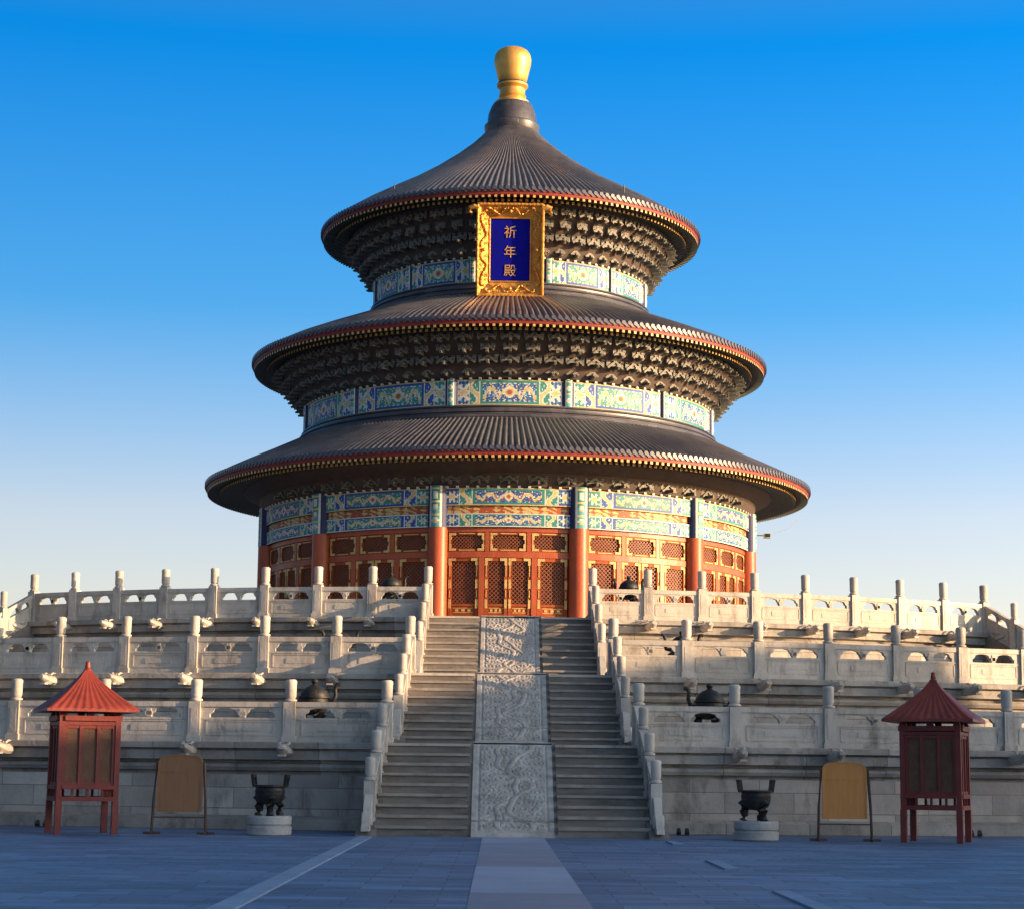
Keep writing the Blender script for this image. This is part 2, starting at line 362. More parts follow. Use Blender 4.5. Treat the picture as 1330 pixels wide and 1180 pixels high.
# ------------------------------------------------------------------ balustrades
def post_mesh(H, name='post'):
    b = MB(); hs = H*0.64
    b.box((0, 0, hs*.5), (.27, .27, hs))
    b.box((0, 0, .06), (.33, .33, .14))
    for sy in (-1, 1):
        b.box((0, sy*.136, hs*.52), (.15, .012, hs*.62))
        b.box((sy*.136, 0, hs*.52), (.012, .15, hs*.62))
    h = H-hs
    b.lathe([(0.10, hs-.005), (.145, hs+.02), (.145, hs+.05), (.10, hs+.075), (.12, hs+.11), (.128, hs+.14), (.128, hs+h-.11), (.136, hs+h-.08), (.13, hs+h-.03), (.10, hs+h), (0.001, hs+h+.005)], 14)
    return b.mesh(name, M['marble'], 35)
def panel_mesh(w, H, slope=0.0, name='panel'):
    b = MB(); S = lambda p: Vector((p.x, p.y, p.z + slope*p.x))
    hz0, hh = H*.60, H*.235; hw = w*.36
    shape = [(-.5, 0), (.5, 0), (.5, .35), (.40, .55), (.34, .86), (.14, 1.0), (-.14, 1.0), (-.34, .86), (-.40, .55), (-.5, .35)]
    holes = [[(cx + x*hw, hz0 + z*hh) for x, z in shape] for cx in (-w*.215, w*.215)]
    b.plate([(-w/2, 0), (w/2, 0), (w/2, H*.87), (-w/2, H*.87)], holes, -.065, .065, fn=S)
    b.box((0, 0, H*.93), (w, .19, H*.13), fn=S, nx=4); b.box((0, 0, .05), (w, .20, .11), fn=S)
    b.box((0, 0, H*.56), (w, .165, .035), fn=S)
    for sy in (-1, 1):        # raised border and a carved lozenge on the lower slab
        y = sy*.069
        b.box((0, y, H*.17), (w*.86, .02, .03), fn=S); b.box((0, y, H*.51), (w*.86, .02, .03), fn=S)
        for x in (-1, 1): b.box((x*w*.43, y, H*.34), (.035, .02, H*.31), fn=S)
        b.box((0, y, H*.34), (w*.44, .016, H*.14), fn=S)
        # the small vase between the openings
        b.box((0, sy*.07, H*.72), (w*.06, .03, H*.2), fn=S); b.box((0, sy*.07, H*.70), (w*.09, .03, H*.09), fn=S)
    return b.mesh(name, M['marble'])
def drum_stone_mesh(slope=0.0):
    b = MB()
    out = [(0, 0), (.62, 0), (.60, .10), (.48, .14), (.46, .24), (.40, .32), (.27, .40), (.24, .50), (.18, .60), (.08, .70), (0, .74)]
    b.plate([(x, z) for x, z in out], [], -.08, .08)
    X = Matrix.Translation((.22, 0, .24)) @ Matrix.Rotation(pi/2, 4, 'X')
    b.lathe([(.001, -.11), (.13, -.11), (.15, -.09), (.15, .09), (.13, .11), (.001, .11)], 16, X=X)
    return b.mesh('drum_stone', M['marble'], 35)
DRUM = drum_stone_mesh()
PH = [1.40, 1.48, 1.56]; PNH = [.90, .94, .94]
NP = [11, 12, 9]
names_t = ['lowest', 'middle', 'top']
for i, (R, z0, z1) in enumerate(TIERS):
    pm = post_mesh(PH[i])
    w = 2*R*sin(DA[i]/2) - .27
    pn = panel_mesh(w, PNH[i])
    for side, sn in ((-1, 'left'), (1, 'right')):
        t = thing('marble_balustrade', f'white marble balustrade along the {names_t[i]} terrace tier, {sn} of the central stairs', 'balustrade',
                  pol(R*cos(.3), side*.3, z1), 0, 'terrace balustrades')
        base = Vector(t.location)
        for k in range(NP[i]):
            a = side*(A0[i] + DA[i]*k); p = pol(R, a, z1)
            link('post', pm, t, p-base, a)
            link('spout', SPOUT, terrace, pol(R+.20, a, z1-.20), a)
            if k < NP[i]-1:
                a2 = a + side*DA[i]/2
                link('panel', pn, t, pol(R*cos(DA[i]/2), a2, z1)-base, a2)

# ------------------------------------------------------------------ stairs
def flight(parent, name, ytop, ybot, z0, z1, x0, x1, n):
    """steps between x0 and x1 going down from ytop to ybot (towards -Y)"""
    b = MB(); run = (ytop-ybot)/n; rise = (z1-z0)/n
    for k in range(n):
        yb = ytop - run*k; zt = z1 - rise*k
        j = random.uniform(-.016, .016)
        b.box(((x0+x1)/2, yb - run/2 + .2, (zt+z0)/2 - .03), (x1-x0-.004, run+.4, zt-z0-.06), 0)
        b.box(((x0+x1)/2, yb - run/2 - .015 + j, zt-.03), (x1-x0-.008, run+.05, .06+j*.4), 2 if k == 0 else 1)
    return b.build(name, [M['step'], M['nosing'], M['marble']], parent)
def relief(x, y, seed):
    """scrolling clouds with two winding dragon bodies"""
    for sg, ph in ((1, 0.0), (-1, 2.6)):
        d = abs(x - sg*.12 - .24*sin(y*(3.4+.7*sg)+seed+ph) - .07*sin(y*8.1+ph))
        if d < .062: return .35 + .45*sqrt(1-(d/.062)**2) + .22*sin(y*60+x*30*sg)
        if d < .080: return -.6
    c = .22; best = 9
    i0, j0 = round(x/c), round(y/c)
    for i in (i0-1, i0, i0+1):
        for j in (j0-1, j0, j0+1):
            k = sin(i*12.9898+j*78.233+seed)*43758.5453; k -= floor(k)
            cx, cy = (i+.35*(k-.5)+.5*(j % 2))*c, (j+.35*(sin(k*40)*.5))*c
            r = sqrt((x-cx)**2+(y-cy)**2)
            if r < best: best, th, kk = r, math.atan2(y-cy, x-cx), k
    return .8*cos(2*pi*best/.085 + (th if kk > .5 else -th)) * (1-best/.26)
def ramp(parent, ytop, ybot, z0, z1, hw, seed, joints):
    b = MB(); nx, ny = 80, 170
    sl = Vector((0, ybot-ytop, z0-z1)); L = sl.length; d = sl/L; nrm = Vector((0, d.z, -d.y)); 
    if nrm.z < 0: nrm = -nrm
    vs = []
    for j in range(ny+1):
        for i in range(nx+1):
            u = -1+2*i/nx; v = j/ny
            p = Vector((u*hw, ytop, z1)) + d*(v*L) + nrm*.06
            h = 0
            edge = min((1-abs(u))*hw, v*L, (1-v)*L)
            if edge > .16: h = .024*relief(u*hw, v*L, seed)
            elif edge > .11: h = -.02
            for jv in joints:
                if abs(v-jv) < .0075: h = -.07
            vs.append(p + nrm*h)
    fs = [[j*(nx+1)+i, (j+1)*(nx+1)+i, (j+1)*(nx+1)+i+1, j*(nx+1)+i+1] for j in range(ny) for i in range(nx)]
    b.add(vs, fs, mats=[1 if any(abs((j+.5)/ny-jv) < .0085 for jv in joints) else 0 for j in range(ny) for i in range(nx)])
    o = len(b.v); last = [ny*(nx+1)+i for i in range(nx+1)]
    b.v += [(b.v[i][0], b.v[i][1]-.01, z0-.05) for i in last]
    for i in range(nx): b.f.append([last[i], o+i, o+i+1, last[i+1]]); b.m.append(0)
    # side walls
    for sx, fl in ((0, 0), (nx, 1)):
        col = [j*(nx+1)+sx for j in range(ny+1)]; o = len(b.v)
        b.v += [tuple(Vector(b.v[i]) - Vector((0, 0, .5))) for i in col]
        for j in range(ny):
            q = [col[j], col[j+1], o+j+1, o+j]; b.f.append(q if fl else q[::-1]); b.m.append(0)
    return b.build('carved_ramp', [M['carved'], M['joint']], parent, smooth=60)
FL = [  # ytop, ybot, z0, z1, rail x, steps
    (-46.22, -49.25, 0.0, 1.93, 2.80, 9),
    (-40.22, -43.2, 1.94, 3.75, 2.60, 9),
    (-30.80, -34.2, 3.76, 5.90, 2.50, 10)]
stairs = thing('stone_staircase', 'central worn stone staircase in three flights with a carved marble ramp in its middle', 'staircase', (0, -46, 0))
off = Vector((0, 46, 0))
def at_off(o, v=off): o.location = Vector(o.location) + v; return o
for i, (yt, yb, z0, z1, rx, n) in enumerate(FL):
    for s in (-1, 1):
        x0, x1 = sorted((s*.93, s*(rx+.04)))
        at_off(flight(stairs, 'flight_of_steps', yt, yb, z0, z1, x0, x1, n))
        # low kerb beside the ramp
        b = MB(); L = Vector((0, yb-yt, z0-z1))
        q = [(s*.90-.035, yt, z1+.05), (s*.90+.035, yt, z1+.05), (s*.90+.035, yb, z0+.05), (s*.90-.035, yb, z0+.05)]
        q += [(x, y, z-.4 if k < 2 else z0) for k, (x, y, z) in enumerate(q)]
        b.add(q, [[3, 2, 1, 0], [0, 1, 5, 4], [1, 2, 6, 5], [2, 3, 7, 6], [3, 0, 4, 7]])
        at_off(b.build('ramp_kerb', M['step'], stairs))
    at_off(ramp(stairs, yt, yb-.02, z0+.01, z1, .86, i*2.1+.4, [(.02, .865), (.02, .80), (.02, .80)][i]))
# the flat slab strip crossing the landings in line with the ramp
SIDES = {-1: 'left', 1: 'right'}; FN = ['lowest', 'middle', 'uppermost']
def stair_rail(label, ytop, ybot, z0, z1, x, origin=None, rz=0.0, ph=1.3, group='staircase rails'):
    """posts, sloping panels, stringer and drum stone going down towards -Y at x; posts ride the slope"""
    t = thing('stair_rail', label, 'balustrade', origin if origin else (x, (ytop+ybot)/2, z0), rz, group)
    base = Vector((x, (ytop+ybot)/2, z0)) if not origin else Vector((0, 0, 0))
    run = ytop-ybot; slope = (z1-z0)/run
    npos = 3; sp = (run-.35)/npos
    pm = post_mesh(ph); w = sp-.27
    pn = panel_mesh(w, .88, slope)
    px = 0 if origin else x
    for k in range(1, npos+1):
        y = ytop - sp*k; z = z1 - slope*sp*k + .06
        link('post', pm, t, Vector((px, y, z))-base).scale = (.84, .84, 1)
        # panel local +x must run uphill = +Y
        link('panel', pn, t, Vector((px, y+sp/2, z+slope*sp/2+.02))-base, pi/2)
    yd = ytop - sp*npos - .13
    link('drum_stone', DRUM, t, Vector((px, yd, z1-slope*(ytop-yd)-.02))-base, -pi/2)
    b = MB()
    hw = .21
    pts = [(ytop+.1, z1+.10), (ybot-.30, z0+.02), (ybot-.30, z0-.02), (ytop+.1, z0-.02)]
    vs = [(px+s_*hw, y, z) for s_ in (-1, 1) for y, z in pts]
    b.add([Vector(p)-base for p in vs], [[0, 1, 2, 3], [7, 6, 5, 4], [0, 4, 5, 1], [1, 5, 6, 2], [2, 6, 7, 3], [3, 7, 4, 0]])
    b.build('stringer', M['cornice'], t)
    return t
for i, (yt, yb, z0, z1, rx, n) in enumerate(FL):
    for s in (-1, 1):
        yt2 = -TIERS[i][0]*cos(A0[i])       # the rails splay outwards a little towards their feet
        stair_rail(f'sloping white marble rail on the {SIDES[s]} side of the {FN[i]} central stair flight', 0, yb-yt2, z0, z1, 0, Vector((s*rx, yt2, 0)), s*(.055, .036, .03)[i], ph=PH[i]-.05)
# side stairs off the top tier (their lower flights stand beyond the frame)
for s in (-1, 1):
    a_in = A0[2] + DA[2]*8; half = 1.7
    ax = a_in + half/30.5
    o = pol(1, s*ax)   # axis direction
    yt, yb, z0, z1 = -30.8, -34.6, 3.76, 5.90
    t = thing('side_staircase', f'stone side stairs leading down from the top terrace tier at the far {SIDES[s]}', 'staircase', (0, 0, 0), s*ax)
    flight(t, 'flight_of_steps', yt, yb, z0, z1, -half+.1, half-.1, 10)
    for q, nm in ((-1, 'inner'), (1, 'outer')):
        xx = s*q*half
        X = Matrix.Rotation(s*ax, 4, 'Z')
        stair_rail(f'marble rail of the far {SIDES[s]} side stairs, {nm} side', -30.42, yb, z0, z1, 0, origin=X @ Vector((xx, 0, 0)), rz=s*ax, ph=1.5, group='side stair rails')

# ------------------------------------------------------------------ the hall
hall = thing('temple_hall', 'tall round temple hall with three dark tiled roofs, red columns and gold finial', 'temple', (0, 0, 5.9))
HZ = Vector((0, 0, -5.9))
def H(o): o.location = Vector(o.location) + HZ; return o
b = MB(); b.lathe([(12.6, 5.9), (12.6, 6.12), (12.5, 6.16), (10.0, 6.17)], 120); H(b.build('plinth', M['cornice'], hall, 25))
# inner cores
b = MB(); b.lathe([(10.72, 6.1), (10.72, 13.6)], 96); b.lathe([(9.2, 15.0), (9.2, 19.2)], 96); b.lathe([(6.2, 21.0), (6.2, 25.6)], 96)
H(b.build('inner_wall', M['backing'], hall, 30))

# -- painted friezes
PB = dict(blue=(.020, .085, .36), green=(.03, .25, .24), gold=(.66, .50, .20), white=(.72, .72, .66), red=(.45, .10, .06), navy=(.010, .018, .10), teal=(.08, .36, .40), pale=(.52, .62, .62))
def motif_flower(x, y, r):
    d = sqrt(x*x+y*y); a = math.atan2(y, x)
    return d < r*(.72+.28*cos(6*a))
def frieze_color(bay, u, v, style, L, Hh):
    """u 0..1 along one bay, v 0..1 upward; L, Hh the bay's length and height in metres"""
    m = abs(u-.5)*2           # 0 centre .. 1 bay end
    swap = bay % 2
    A, B = (PB['blue'], PB['green']) if swap else (PB['green'], PB['blue'])
    x = (u-.5)*L; y = (v-.5)*Hh
    if style == 'gilt':
        s = sin(x*9+2*sin(y*14))*cos(y*18+1.5*sin(x*7))
        return PB['gold'] if s > .05 else (.42, .09, .03)
    if v < .06 or v > .94: return PB['gold'] if style != 'low' else PB['white']
    if style == 'upper' and (m > .955): return PB['navy']
    if m > .90:
        return PB['navy'] if m < .94 else A
    if m > .885: return PB['white']
    if m > .70:                                   # end box with flower
        xc = (m-.79)*L/2
        if motif_flower(xc, y, Hh*.36): return PB['gold'] if motif_flower(xc, y, Hh*.18) else PB['white']
        q = sin(xc*21)*sin(y*23)
        return PB['white'] if q > .72 else PB['teal'] if q < -.6 else B
    if m > .68: return PB['white']
    if m > .52:                                   # S scroll
        xc = (m-.60)*L/2
        c = .22*Hh*sin(y/Hh*6.0)
        if abs(xc-c) < .07*Hh+.02: return PB['gold']
        if abs(xc-c) < .12*Hh+.03: return PB['white']
        return PB['pale'] if sin(xc*25+y*9)*cos(y*22) > .68 else A
    if m > .50: return PB['white']
    if m > .46 or v < .14 or v > .86: return A
    ax = abs(x)
    if ax < Hh*.30 and x*x+y*y < (Hh*.22)**2:         # the pearl between the two dragons
        return PB['red'] if x*x+y*y < (Hh*.10)**2 else PB['gold'] if x*x+y*y < (Hh*.16)**2 else PB['white']
    yb = .17*Hh*sin(ax*9.5+.6)+.06*Hh*sin(ax*23)        # mirrored dragon bodies among clouds
    if abs(y-yb) < .05*Hh+.008: return PB['gold']
    if abs(y-yb) < .075*Hh+.012: return PB['white']
    q = sin(ax*16+1)*cos(y*13/Hh*.6)
    if q > .80: return PB['white']
    if q < -.80: return PB['pale']
    s = sin(ax*23+2.2*sin(y*19))*cos(y*31+ax*7)
    if s > .62: return PB['red'] if style == 'main' else PB['gold']
    if s > .45: return PB['white']
    if s < -.70: return PB['teal']
    return B
    s = 0
    if s > 1.15: return PB['red'] if bay % 3 == 0 else PB['gold']
    if s > .85: return PB['gold']
    if s > .45: return PB['white']
    if s < -1.3: return PB['white']
    if s < -1.0: return PB['teal']
    return B
def frieze(R, z0, z1, style, nu=144, nv=18, name='painted_frieze', thick=.10, studs=0):
    b = MB(); n = nu*12
    for j in range(n):
        a = (j/nu - .5)*2*pi/12
        for k in range(nv+1): b.v.append((R*sin(a), -R*cos(a), z0+(z1-z0)*k/nv))
    L = 2*pi*R/12; Hh = z1-z0
    for j in range(n):
        jj = (j+1) % n
        for k in range(nv):
            fi = len(b.f)
            b.f.append([j*(nv+1)+k, jj*(nv+1)+k, jj*(nv+1)+k+1, j*(nv+1)+k+1]); b.m.append(0)
            b.col[fi] = frieze_color(j//nu, ((j % nu)+.5)/nu, (k+.5)/nv, style, L, Hh)
    # top and bottom returns
    o = len(b.v); nb = 144
    for j in range(nb):
        a = 2*pi*j/nb
        for (r, z) in ((R-.003, z0), (R-thick, z0), (R-.003, z1), (R-thick, z1)): b.v.append((r*sin(a), -r*cos(a), z))
    for j in range(nb):
        jj = (j+1) % nb
        for q in ([0, 1], [3, 2]):
            fi = len(b.f); b.f.append([o+j*4+q[0], o+j*4+q[1], o+jj*4+q[1], o+jj*4+q[0]]); b.m.append(0); b.col[fi] = PB['navy']
    for k in range(studs):       # row of pale studs along the top edge
        f0 = len(b.f); b.box((0, -R-.03, z1+.035), (.11, .10, .08), X=Matrix.Rotation(2*pi*k/studs, 4, 'Z'))
        for fi in range(f0, len(b.f)): b.col[fi] = PB['white']
    return H(b.build(name, M['paint'], hall))
frieze(11.10, 11.04, 11.58, 'low', 132, 14)
frieze(11.02, 11.585, 11.90, 'gilt', 120, 9)
frieze(11.14, 11.905, 12.62, 'main', 144, 18, studs=168)
frieze(9.38, 16.30, 17.38, 'upper', 132, 22, studs=144)
frieze(6.35, 22.30, 23.36, 'upper', 110, 22, studs=110)

# -- columns
def column_mesh():
    b = MB(); b.lathe([(.46, 6.16), (.50, 6.2), (.50, 6.26), (.40, 6.34), (.40, 11.02)], 24); return b.mesh('column', M['red'], 40)
def column_head_mesh(z0, z1, r):
    b = MB(); n, nv = 28, 22
    for j in range(n):
        a = 2*pi*j/n
        for k in range(nv+1): b.v.append((r*sin(a), -r*cos(a), z0+(z1-z0)*k/nv))
    for j in range(n):
        for k in range(nv):
            fi = len(b.f); jj = (j+1) % n
            b.f.append([j*(nv+1)+k, jj*(nv+1)+k, jj*(nv+1)+k+1, j*(nv+1)+k+1]); b.m.append(0)
            a = 2*pi*(j+.5)/n; a = (a+pi) % (2*pi)-pi; v = (k+.5)/nv
            x = a*r; y = (v*(z1-z0)) % .52-.26
            if abs(a) > .62: c = PB['navy']
            elif abs(a) > .52: c = PB['white']
            elif motif_flower(x, y, .15): c = PB['gold'] if motif_flower(x, y, .09) else PB['white']
            elif abs(y) > .235: c = PB['gold']
            else: c = PB['green'] if v > .5 else PB['teal']
            b.col[fi] = c
    return b.mesh('column_head', M['paint'], 40)
CM, CH = column_mesh(), column_head_mesh(11.02, 12.7, .41)
UH1, UH2 = column_head_mesh(16.28, 17.42, .24), column_head_mesh(22.28, 23.40, .20)
for k in range(12):
    a = R_(15+30*k)
    c = link('column', CM, hall, pol(11.0, a, -5.9), a)
    link('column_head', CH, c)
    for rr, m_ in ((9.30, UH1), (6.28, UH2)):
        link('short_column', m_, hall, pol(rr, a, -5.9), a)

# -- bays with doors and transom windows
RW = 10.86; BF = bend(RW)
def lattice(b, x0, x1, z0, z1, d, step=.17, th=.026):
    """diagonal lattice bars clipped to a rectangle"""
    for sgn in (1, -1):
        c = x0 - (z1-z0) if sgn > 0 else x0
        while c < (x1 if sgn > 0 else x1 + (z1-z0)):
            pts = []
            if sgn > 0:  # x = c + (z-z0)
                za = max(z0, z0 + x0 - c); zb = min(z1, z0 + x1 - c); f = lambda z: c + (z-z0)
            else:
                za = max(z0, z0 + c - x1); zb = min(z1, z0 + c - x0); f = lambda z: c - (z-z0)
            if zb - za > .05:
                p, q = Vector((f(za), 0, za)), Vector((f(zb), 0, zb)); dv = (q-p).normalized()*th; n = Vector((-dv.z, 0, dv.x))
                dd = d + (.004 if sgn > 0 else 0)
                vs = [p-n*.5, p+n*.5, q+n*.5, q-n*.5]
                vv = [BF(Vector((v.x, y, v.z))) for y in (dd-.02, dd) for v in vs]
                b.add(vv, [[4, 5, 6, 7], [0, 1, 5, 4], [1, 2, 6, 5], [2, 3, 7, 6], [3, 0, 4, 7]])
            c += step
def corner_irons(b, x0, x1, z0, z1, d, l=.22, t=.07):
    for sx, xx in ((1, x0), (-1, x1)):
        for sz, zz in ((1, z0), (-1, z1)):
            b.box((xx+sx*l/2, d, zz+sz*t/2), (l, .02, t), fn=BF)
            b.box((xx+sx*t/2, d, zz+sz*(t+(l-t)/2+.001)), (t, .02, l-t), fn=BF)
def frame(b, x0, x1, z0, z1, d, t, dep=.08, mi=0):
    b.box(((x0+x1)/2, d, z0+t/2), (x1-x0, dep, t), mi, fn=BF, nx=3); b.box(((x0+x1)/2, d, z1-t/2), (x1-x0, dep, t), mi, fn=BF, nx=3)
    for x in (x0+t/2, x1-t/2): b.box((x, d, (z0+z1)/2), (t, dep, z1-z0-2*t-.002), mi, fn=BF)
def door_meshes(x0, x1):
    z0, z1 = 6.42, 9.80; t = .13
    f = MB(); frame(f, x0+.01, x1-.01, z0, z1, 0, t, .10)
    for z in (7.48, 7.90): f.box(((x0+x1)/2, 0, z), (x1-x0-2*t-.03, .09, .10), fn=BF, nx=2)
    f.box(((x0+x1)/2, -.02, 6.98), (x1-x0-2*t-.03, .05, .88), fn=BF, nx=2)
    f.box(((x0+x1)/2, -.02, 7.69), (x1-x0-2*t-.03, .05, .30), fn=BF, nx=2)
    l = MB(); lattice(l, x0+t+.01, x1-t-.01, 7.96, z1-t, -.005)
    g = MB(); corner_irons(g, x0+.02, x1-.02, z0+.01, z1-.01, .062, .29, .11)
    xm = (x0+x1)/2; wi = x1-x0-2*t
    for x in (x0+.075, x1-.075):
        for z in (7.95, 8.75): g.box((x, .062, z), (.10, .02, .36), fn=BF)
        g.box((x, .061, 8.35), (.035, .018, .30), fn=BF); g.box((x, .061, 9.3), (.035, .018, .50), fn=BF)
    for z in (7.60, 7.78): g.box((xm, .012, z), (wi*.82, .02, .026), fn=BF)
    for k in (-1, 0, 1): g.box((xm+k*wi*.26, .013, 7.69), (wi*.13, .02, .10), fn=BF)
    pts = [(xm + wi*.36*cos(a)*(1+.25*cos(4*a)), 6.98 + .34*sin(a)*(1+.25*cos(4*a))) for a in [2*pi*k/32 for k in range(32)]]
    ptsi = [(xm + (x-xm)*.72, 6.98+(z-6.98)*.72) for x, z in pts]
    g.plate(pts, [ptsi], .0, .025, fn=lambda p: BF(Vector((p.x, p.y+.005, p.z))))
    g.box((xm, .012, 6.98), (wi*.22, .03, .22), fn=BF)
    return f.mesh('door_leaf', M['reddoor']), l.mesh('lattice', M['lattice']), g.mesh('gilt_fitting', M['gilt'])
def transom_meshes(x0, x1):
    z0, z1 = 10.06, 10.84
    f = MB(); frame(f, x0, x1, z0, z1, 0, .10, .10)
    l = MB(); lattice(l, x0+.10, x1-.10, z0+.10, z1-.10, -.005, .15)
    g = MB(); corner_irons(g, x0+.03, x1-.03, z0+.03, z1-.03, .062, .27, .095)
    for z in (z0+.055, z1-.055): g.box(((x0+x1)/2, .06, z), ((x1-x0)*.42, .018, .035), fn=BF)
    for x in (x0+.055, x1-.055): g.box((x, .06, (z0+z1)/2), (.035, .018, .26), fn=BF)
    return f.mesh('transom_window', M['reddoor']), l.mesh('lattice', M['lattice']), g.mesh('gilt_fitting', M['gilt'])
DX = [(-2.42, -1.17), (-.94, -.005), (.005, .94), (1.17, 2.42)]
TX = [(-2.42, -.93), (-.74, .74), (.93, 2.42)]
DMS = [door_meshes(*q) for q in DX]; TMS = [transom_meshes(*q) for q in TX]
fb = MB()
fb.box((0, 0, 6.29), (5.0, .22, .24), fn=BF, nx=8); fb.box((0, 0, 9.93), (5.0, .20, .24), fn=BF, nx=8); fb.box((0, 0, 10.945), (5.0, .20, .19), fn=BF, nx=8)
for x in (-1.055, 1.055): fb.box((x, 0, 8.11), (.215, .18, 3.39), fn=BF)
for x in (-.835, .835): fb.box((x, 0, 10.45), (.17, .16, .785), fn=BF)
FBM = fb.mesh('bay_frame', M['red'])
for k in range(-4, 5):
    a = R_(30*k)
    link('bay_frame', FBM, hall, HZ, a)
    for ms in DMS + TMS:
        o = link(ms[0].name.split('.')[0], ms[0], hall, HZ, a)
        link('lattice', ms[1], o); link('gilt_fitting', ms[2], o)

# -- brackets under the eaves
def bracket_mesh(depth, height, steps, sc, spread):
    b = MB()
    for i in range(steps):
        d = depth*i/steps; z = height*i/steps; dz = height/steps
        b.framed((0, -(d+depth/steps*.55), z+dz*.22), (.13*sc, depth/steps*1.1, dz*.40), inset=.16)     # arm going out
        wv = spread*(.72+.28*(i % 2))
        b.framed((0, -(d+.06), z+dz*.60), (wv, .12*sc, dz*.34), inset=.16)                              # cross arm
        for x in (-.5, 0, .5):
            b.framed((x*(wv-.12*sc), -(d+.06), z+dz*.88), (.17*sc, .18*sc, dz*.20), inset=.14)
        for sx in (-1, 1):      # slanting side arms
            Y = Matrix.Translation((sx*wv*.24, -(d+.14), z+dz*.55)) @ Matrix.Rotation(sx*R_(38), 4, 'Y')
            b.framed((0, 0, 0), (wv*.56, .08*sc, dz*.20), X=Y, inset=.28)
        # slanting beak
        X = Matrix.Translation((0, -(d+depth/steps*.80), z+dz*.30)) @ Matrix.Rotation(R_(28), 4, 'X')
        b.framed((0, -.10*sc, 0), (.09*sc, .24*sc, .09*sc), X=X, inset=.2)
    return b.mesh('bracket_set', [M['brk'], M['brkedge']])
def brackets(n, R, z0, depth, height, steps, sc, amax):
    spread = 2*pi*R/n*.92
    me = bracket_mesh(depth, height, steps, sc, spread)
    for k in range(n):
        a = 2*pi*k/n; a = a if a <= pi else a-2*pi
        if abs(a) <= R_(amax): link('bracket_set', me, hall, pol(R, a, z0-5.9), a)
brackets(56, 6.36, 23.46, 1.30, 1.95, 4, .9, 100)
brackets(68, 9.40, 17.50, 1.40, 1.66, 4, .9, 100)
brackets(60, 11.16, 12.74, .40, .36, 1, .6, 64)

# -- roofs
def roof(name, n, prof, label, RB, ZB, cove):
    """prof: (r, z) from the top down to the tile edge; RB, ZB: outer top of the brackets"""
    Re, ze = prof[-1]
    per = 6; cols = n*per; rows = []
    seg = []
    for i in range(len(prof)-1):
        m = 5
        for j in range(m): t = j/m; seg.append((prof[i][0]+(prof[i+1][0]-prof[i][0])*t, prof[i][1]+(prof[i+1][1]-prof[i][1])*t))
    seg.append(prof[-1])
    b = MB()
    for c in range(cols):
        a = 2*pi*(c/per)/n; ph = c % per
        for (r, z) in seg:
            pitch = 2*pi*r/n; rr = min(.095, pitch*.33)
            h = [0, .80, 1.0, .80, 0, -.12][ph]*rr
            b.v.append((r*sin(a), -r*cos(a), z+h))
    K = len(seg)
    for c in range(cols):
        c2 = (c+1) % cols
        for i in range(K-1): b.f.append([c*K+i, c*K+i+1, c2*K+i+1, c2*K+i]); b.m.append(1 if c % per < 4 else 0)
    ro = b.build(name, [M['tile'], M['rib']], hall, smooth=50); H(ro)
    # tile edge: round caps and drip tiles
    e = MB()
    for k in range(n):
        a = 2*pi*(k+2/per)/n
        X = Matrix.Rotation(a, 4, 'Z') @ Matrix.Translation((0, -Re-.01, ze+.01))
        pts = [Vector((.092*cos(2*pi*q/8), 0, .092*sin(2*pi*q/8))) for q in range(8)]
        vs = [X @ (p+Vector((0, -.05, 0))) for p in pts] + [X @ (p+Vector((0, .06, 0))) for p in pts]
        e.add(vs, [list(range(8))] + [[q, q+8, (q+1) % 8+8, (q+1) % 8] for q in range(8)])
        a2 = a + pi/n
        X = Matrix.Rotation(a2, 4, 'Z') @ Matrix.Translation((0, -Re-.005, ze-.03)); hw = pi*Re/n*.85
        dv = [(-hw, .03), (-hw, -.03), (0, -.13), (hw, -.03), (hw, .03)]
        e.add([X @ Vector((x, y, z)) for y in (-.02, .03) for x, z in dv], [[0, 1, 2, 3, 4], [9, 8, 7, 6, 5]] + [[q, q+5, (q+1) % 5+5, (q+1) % 5] for q in range(5)])
    e.build('eave_tile_end', M['capend'], ro)
    f = MB(); f.lathe([(Re-.02, ze-.02), (Re-.02, ze-.16), (Re-.045, ze-.165), (Re-.045, ze-.275), (Re-.3, ze-.28)], 240); f.build('eave_board', M['fascia'], ro, smooth=30)
    # flying rafters with gilded ends, then round rafters behind them
    rf = MB(); nr = int(n*1.0)
    slope = .20
    for k in range(nr):
        a = 2*pi*(k+.5)/nr
        X = Matrix.Rotation(a, 4, 'Z')
        for (r1, zz, hw, ln) in ((Re-.07, ze-.335, .055, .75), (Re-.62, ze-.37, .06, Re-.62-RB+.35)):
            q = []
            for (rr, dz) in ((r1, 0), (r1-ln, ln*slope)):
                for x, y in ((-hw, -hw), (hw, -hw), (hw, hw), (-hw, hw)): q.append(X @ Vector((x, -rr, zz+dz+y)))
            rf.add(q, [[0, 1, 2, 3], [0, 4, 5, 1], [1, 5, 6, 2], [2, 6, 7, 3], [3, 7, 4, 0]], mats=[1, 0, 0, 0, 0])
    o = rf.build('rafters', [M['rafter'], M['raftend']], ro); o['kind'] = 'stuff'
    sf = MB(); sf.lathe([(Re-.2, ze-.255), (Re-.6, ze-.22), (RB-.3, ze-.22+slope*(Re-.6-RB+.3)), (RB-.35, ZB)], 180)
    sf.lathe(cove, 180)
    sf.build('soffit', M['soffit'], ro, smooth=30)
    return ro
